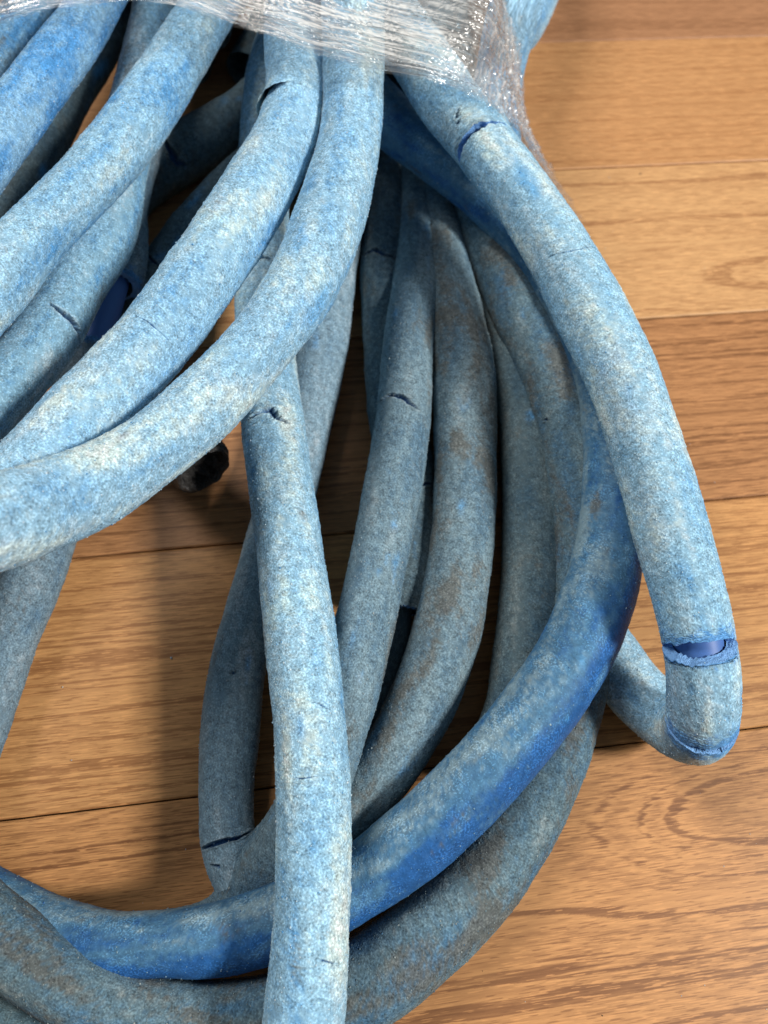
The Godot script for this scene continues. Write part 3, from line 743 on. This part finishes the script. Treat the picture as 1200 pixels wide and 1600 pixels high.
func tape_skin(path: Path, s0: float, s1: float, lift: float) -> ArrayMesh:
	var seg := 72
	var cols := seg + 1
	var pos := PackedVector3Array()
	var uv := PackedVector2Array()
	var rows := 0
	var fl := path.p.size() - 1
	var axis := (path.p[fl] - path.p[fl - 12]).normalized()
	var n := maxi(24, int((s1 - s0) / 0.35))
	# along the side, then over the end towards the axis
	for i in n + 26:
		var over := maxi(0, i - n)
		var sv := lerpf(s0, s1, minf(1.0, float(i) / n))
		var k := path.at(sv)
		var c := path.p[k]
		var tan_ := (path.p[mini(k + 1, fl)] - path.p[maxi(k - 1, 0)]).normalized()
		var nn := path.n[k]
		var bi := tan_.cross(nn)
		var o := over / 25.0
		for j in cols:
			var th := TAU * j / seg
			var dir := nn * cos(th) + bi * sin(th)
			var r: float = path.r[k] + lift
			var turn := fposmod(sv * 0.28 + th / TAU, 1.0)
			r += 0.5 * turn + 0.35 * noise_mid.get_noise_3d(sv * 0.5, cos(th) * 5.0, sin(th) * 5.0)
			var crush := 1.1 * noise_mid.get_noise_3d(o * 6.0 + 40.0, cos(th) * 5.0 + lift, sin(th) * 5.0) + 0.8 * noise_low.get_noise_3d(o * 60.0, cos(th) * 30.0, sin(th) * 30.0)
			var rim := sin(clampf((sv - (s1 - 3.0)) / 3.0, 0.0, 1.0) * PI * 0.5) * 0.8
			var p := c + dir * ((r - rim) * (1.0 - pow(o, 1.3))) + axis * (1.0 if over > 0 else 0.0) * (1.9 * sin(minf(o * 3.0, 1.0) * PI * 0.5) - 5.5 * smoothstep(0.12, 0.5, o) + 1.2 * crush * minf(o * 4.0, 1.0) + 0.35 * sin(o * 19.0 + th))
			pos.append(p * MM)
			uv.append(Vector2(float(j) / seg, i * 0.01))
		rows += 1
	return grid_mesh(pos, uv, PackedColorArray(), rows, cols)

# ---------------------------------------------------------------- stretch film
func film_section(v: float) -> PackedVector3Array:
	# one cross-section of the band, from the left of the bundle over its top and down its right side (mm)
	var edge := PackedVector3Array([Vector3(-237.2, 20.0, -224.9), Vector3(-176.1, 62.0, -209.5), Vector3(-139.1, 78.0, -216.3), Vector3(-121.2, 81.0, -222.1), Vector3(-101.5, 83.0, -227.4), Vector3(-83.7, 83.0, -226.9), Vector3(-66.7, 84.0, -221.9), Vector3(-52.1, 85.0, -217.1), Vector3(-36.1, 85.0, -213.5), Vector3(-20.4, 85.0, -211.0), Vector3(-5.1, 82.0, -213.2), Vector3(10.4, 74.0, -218.0), Vector3(21.4, 62.0, -225.1), Vector3(32.7, 46.0, -233.8), Vector3(46.3, 26.0, -240.4), Vector3(61.3, 7.0, -242.6)])
	var out := PackedVector3Array()
	var back := [0.0, 30.0, 62.0, 150.0]
	var right := [
		[],
		[Vector3(6, 80, -256), Vector3(14, 68, -258), Vector3(21, 54, -260), Vector3(28, 38, -260), Vector3(38, 18, -256), Vector3(54, 5, -250)],
		[Vector3(0, 76, -288), Vector3(11, 66, -289), Vector3(19, 52, -290), Vector3(24, 36, -290), Vector3(28, 18, -290), Vector3(33, 3, -290)],
		[Vector3(-12, 66, -370), Vector3(0, 58, -372), Vector3(8, 46, -374), Vector3(13, 34, -375), Vector3(17, 20, -375), Vector3(20, 3, -375)],
	]
	var x := v * 3.0
	var i := mini(int(x), 2)
	var f := x - i
	var m := edge.size()
	for j in m:
		var ends := []
		for q in [maxi(i - 1, 0), i, i + 1, mini(i + 2, 3)]:
			var p := edge[j]
			if q > 0:
				p += Vector3(0, 1.5 - 0.10 * back[q], -back[q])
				if j >= m - 6:
					p = right[q][j - (m - 6)]
			ends.append(p)
		out.append(ends[1].cubic_interpolate(ends[2], ends[0], ends[3], f))
	return out

func along(pts: PackedVector3Array, u: float) -> Vector3:
	var m := pts.size() - 1
	var x := u * m
	var i := mini(int(x), m - 1)
	return pts[i].cubic_interpolate(pts[i + 1], pts[maxi(i - 1, 0)], pts[mini(i + 2, m)], x - i)

func film_sheet(seed_: float, inward: float, crease: float, hazy: bool, nu: int, nv: int, v0 := 0.0, v1 := 1.0) -> ArrayMesh:
	var base := PackedVector3Array()
	base.resize((nu + 1) * (nv + 1))
	var cols := nu + 1
	var ragged := FastNoiseLite.new()
	ragged.noise_type = FastNoiseLite.TYPE_SIMPLEX_SMOOTH
	ragged.frequency = 1.0
	ragged.fractal_octaves = 3
	ragged.seed = int(seed_) + 5
	for i in nv + 1:
		var fv := float(i) / nv
		var sec := film_section(lerpf(v0, v1, fv * fv * 0.5 + fv * 0.5))
		for j in cols:
			var p := along(sec, float(j) / nu)
			base[i * cols + j] = p
	var pos := PackedVector3Array()
	var col := PackedColorArray()
	pos.resize(base.size())
	col.resize(base.size())
	for i in nv + 1:
		for j in cols:
			var k := i * cols + j
			var a := base[i * cols + mini(j + 1, nu)] - base[i * cols + maxi(j - 1, 0)]
			var b := base[mini(i + 1, nv) * cols + j] - base[maxi(i - 1, 0) * cols + j]
			var n := a.cross(b).normalized()
			if n.y < -0.2:
				n = -n
			var u := float(j) / nu
			var dist := base[k].distance_to(base[j])
			var bend := dist + 5.0 * ragged.get_noise_2d(u * 3.0, dist * 0.01 + seed_) + 26.0 * (u - 0.5) * (u - 0.5)
			var lengthwise := ragged.get_noise_2d(bend * 0.62, u * 5.0 + seed_) + 0.55 * ragged.get_noise_2d(bend * 1.7, u * 11.0 - seed_)
			var falling := ragged.get_noise_2d(u * 62.0 + 0.05 * dist, dist * 0.022 + seed_) + 0.4 * ragged.get_noise_2d(u * 150.0, dist * 0.06 - seed_)
			var blister := maxf(0.0, noise_mid.get_noise_3d(base[k].x * 1.1 + seed_, base[k].y * 1.1, base[k].z * 1.1) - 0.12) * 2.2
			var turn := smoothstep(0.62, 0.8, u)
			var w := lerpf(lengthwise, falling * 1.3, turn)
			var fold := 1.6 * ragged.get_noise_2d(bend * 0.10 + 7.0, u * 2.4 + seed_ * 0.1) * (1.0 - 0.5 * turn)
			w = fold + w * crease + blister * lerpf(0.15, 0.9, turn)
			pos[k] = (base[k] + n * (w - inward)) * MM
			var streak := absf(lengthwise) * 1.1 + 0.25 * ragged.get_noise_2d(bend * 2.6, u * 16.0 + 9.0)
			var mid := smoothstep(0.16, 0.36, u) * (1.0 - smoothstep(0.62, 0.74, u))
			var al := clampf((0.05 + 0.62 * mid) * smoothstep(0.16, 0.66, streak * (0.7 + 0.9 * smoothstep(-0.3, 0.4, ragged.get_noise_2d(bend * 0.16, u * 4.0))) + 0.08 * mid) + 0.05, 0.0, 0.9)
			al = lerpf(al, clampf(0.13 + 0.42 * smoothstep(0.12, 0.6, absf(falling)), 0.0, 0.6), turn)
			al *= smoothstep(-1.0, 8.0, dist + 5.0 * lengthwise) * 0.95 + 0.05
			col[k] = Color(0.93, 0.92, 0.90, al)
	return grid_mesh_open(pos, col, nv + 1, cols)

func grid_mesh_open(pos: PackedVector3Array, col: PackedColorArray, rows: int, cols: int) -> ArrayMesh:
	var nor := PackedVector3Array()
	nor.resize(rows * cols)
	for i in rows:
		for j in cols:
			var a := pos[i * cols + mini(j + 1, cols - 1)] - pos[i * cols + maxi(j - 1, 0)]
			var b := pos[mini(i + 1, rows - 1) * cols + j] - pos[maxi(i - 1, 0) * cols + j]
			nor[i * cols + j] = a.cross(b).normalized()
	var idx := PackedInt32Array()
	for i in rows - 1:
		for j in cols - 1:
			var q := i * cols + j
			for z in [q, q + cols, q + 1, q + 1, q + cols, q + cols + 1]:
				idx.append(z)
	return mesh_of(pos, nor, PackedVector2Array(), col, idx)

func build_film():
	var root := thing("stretch_film", "clear wrinkled stretch film wound round the top of the hose coil", "plastic wrap")
	var clear := StandardMaterial3D.new()
	clear.resource_name = "clear stretch film"
	clear.albedo_color = Color(1, 1, 1, 0.03)
	clear.transparency = BaseMaterial3D.TRANSPARENCY_ALPHA
	clear.roughness = 0.12
	clear.metallic_specular = 0.75
	clear.cull_mode = BaseMaterial3D.CULL_DISABLED
	var hazy := StandardMaterial3D.new()
	hazy.resource_name = "stretched whitened film"
	hazy.albedo_color = Color(1, 1, 1, 1)
	hazy.vertex_color_use_as_albedo = true
	hazy.transparency = BaseMaterial3D.TRANSPARENCY_ALPHA
	hazy.roughness = 0.32
	hazy.metallic_specular = 0.7
	hazy.cull_mode = BaseMaterial3D.CULL_DISABLED
	piece("film_layer", film_sheet(3.0, 0.0, 1.25, false, 420, 240), clear, root)
	piece("film_layer", film_sheet(17.0, 0.9, 1.0, false, 420, 240), clear, root)
	piece("film_layer", film_sheet(41.0, 0.4, 0.65, true, 460, 260), hazy, root, "whitened stretched layer of the film")

# ---------------------------------------------------------------- crumbs of perished rubber on the hose
func build_crumbs():
	var rng := RandomNumberGenerator.new()
	rng.seed = 77
	var st := SurfaceTool.new()
	st.begin(Mesh.PRIMITIVE_TRIANGLES)
	var v := [Vector3(1, 0.1, 0), Vector3(-0.9, 0, 0.2), Vector3(0, 0.8, 0.1), Vector3(0.1, -0.7, 0), Vector3(0, 0.1, 0.9), Vector3(0.1, 0, -1)]
	for f in [[2, 4, 0], [2, 1, 4], [2, 5, 1], [2, 0, 5], [3, 0, 4], [3, 4, 1], [3, 1, 5], [3, 5, 0]]:
		for q in [f[0], f[2], f[1]]:
			st.add_vertex(v[q])
	st.generate_normals()
	var mesh := st.commit()
	var tf: Array[Transform3D] = []
	var tones: Array[Color] = []
	for c in crumb_spots:
		var path: Path = c[0]
		var look: Dictionary = c[1]
		if look.get("step", 0.8) > 1.0:
			continue
		var per := 3.0 if look.get("worn", false) else 11.0
		for i in int((c[3] - c[2]) * per):
			var k := path.at(rng.randf_range(c[2], c[3]))
			var tan_ := (path.p[mini(k + 1, path.p.size() - 1)] - path.p[maxi(k - 1, 0)]).normalized()
			var nn := path.n[k]
			var th := rng.randf() * TAU
			var dir := nn * cos(th) + tan_.cross(nn) * sin(th)
			var p := path.p[k] + dir * path.r[k]
			p += dir * (noise_low.get_noise_3d(p.x + look.get("off", 0.0), p.y, p.z) * 0.32 + 0.03)
			var size := rng.randf_range(0.10, 0.27) * (1.6 if rng.randf() < 0.06 else 1.0)
			var b := Basis.from_euler(Vector3(rng.randf() * TAU, rng.randf() * TAU, rng.randf() * TAU)).scaled(Vector3(1, 0.8, 1.2) * size * MM)
			tf.append(Transform3D(b, p * MM))
			var t: Color = look.tint
			var pal: Array = PALETTES[look.get("skin", "chalk")]
			var w := rng.randf()
			var a: Vector3 = pal[1]
			var b2: Vector3 = pal[2]
			var m := a.lerp(b2, w * 1.1)
			if rng.randf() < 0.10:
				m = pal[0]
			var tone := lin(m.x, m.y, m.z)
			tones.append(Color(tone.x * t.r, tone.y * t.g, tone.z * t.b))
	var mm := MultiMesh.new()
	mm.transform_format = MultiMesh.TRANSFORM_3D
	mm.use_colors = true
	mm.mesh = mesh
	mm.instance_count = tf.size()
	for i in tf.size():
		mm.set_instance_transform(i, tf[i])
		mm.set_instance_color(i, tones[i])
	var o := MultiMeshInstance3D.new()
	o.name = "rubber_crumbs"
	o.multimesh = mm
	var m := StandardMaterial3D.new()
	m.resource_name = "rubber crumb"
	m.vertex_color_use_as_albedo = true
	m.roughness = 0.95
	o.material_override = m
	o.set_meta("kind", "stuff")
	coil.add_child(o, true)
	# a little grit and shed rubber on the boards
	var grit := MultiMesh.new()
	grit.transform_format = MultiMesh.TRANSFORM_3D
	grit.use_colors = true
	grit.mesh = mesh
	grit.instance_count = 150
	for i in 150:
		var size := rng.randf_range(0.08, 0.24) * (2.2 if i < 8 else 1.0)
		var at := Vector3(rng.randf_range(-0.14, 0.17), 0.0001, rng.randf_range(-0.30, 0.03))
		grit.set_instance_transform(i, Transform3D(Basis.from_euler(Vector3(0, rng.randf() * TAU, 0)).scaled(Vector3(size, size * 0.6, size) * MM), at))
		var tone: Color = [Color(0.35, 0.5, 0.62), Color(0.05, 0.045, 0.04), Color(0.62, 0.6, 0.55)][rng.randi() % 3]
		grit.set_instance_color(i, tone)
	var g := MultiMeshInstance3D.new()
	g.name = "grit"
	g.multimesh = grit
	g.material_override = m
	g.set_meta("kind", "stuff")
	g.set_meta("label", "fine grit and shed blue crumbs scattered on the wood floor")
	add_child(g, true)
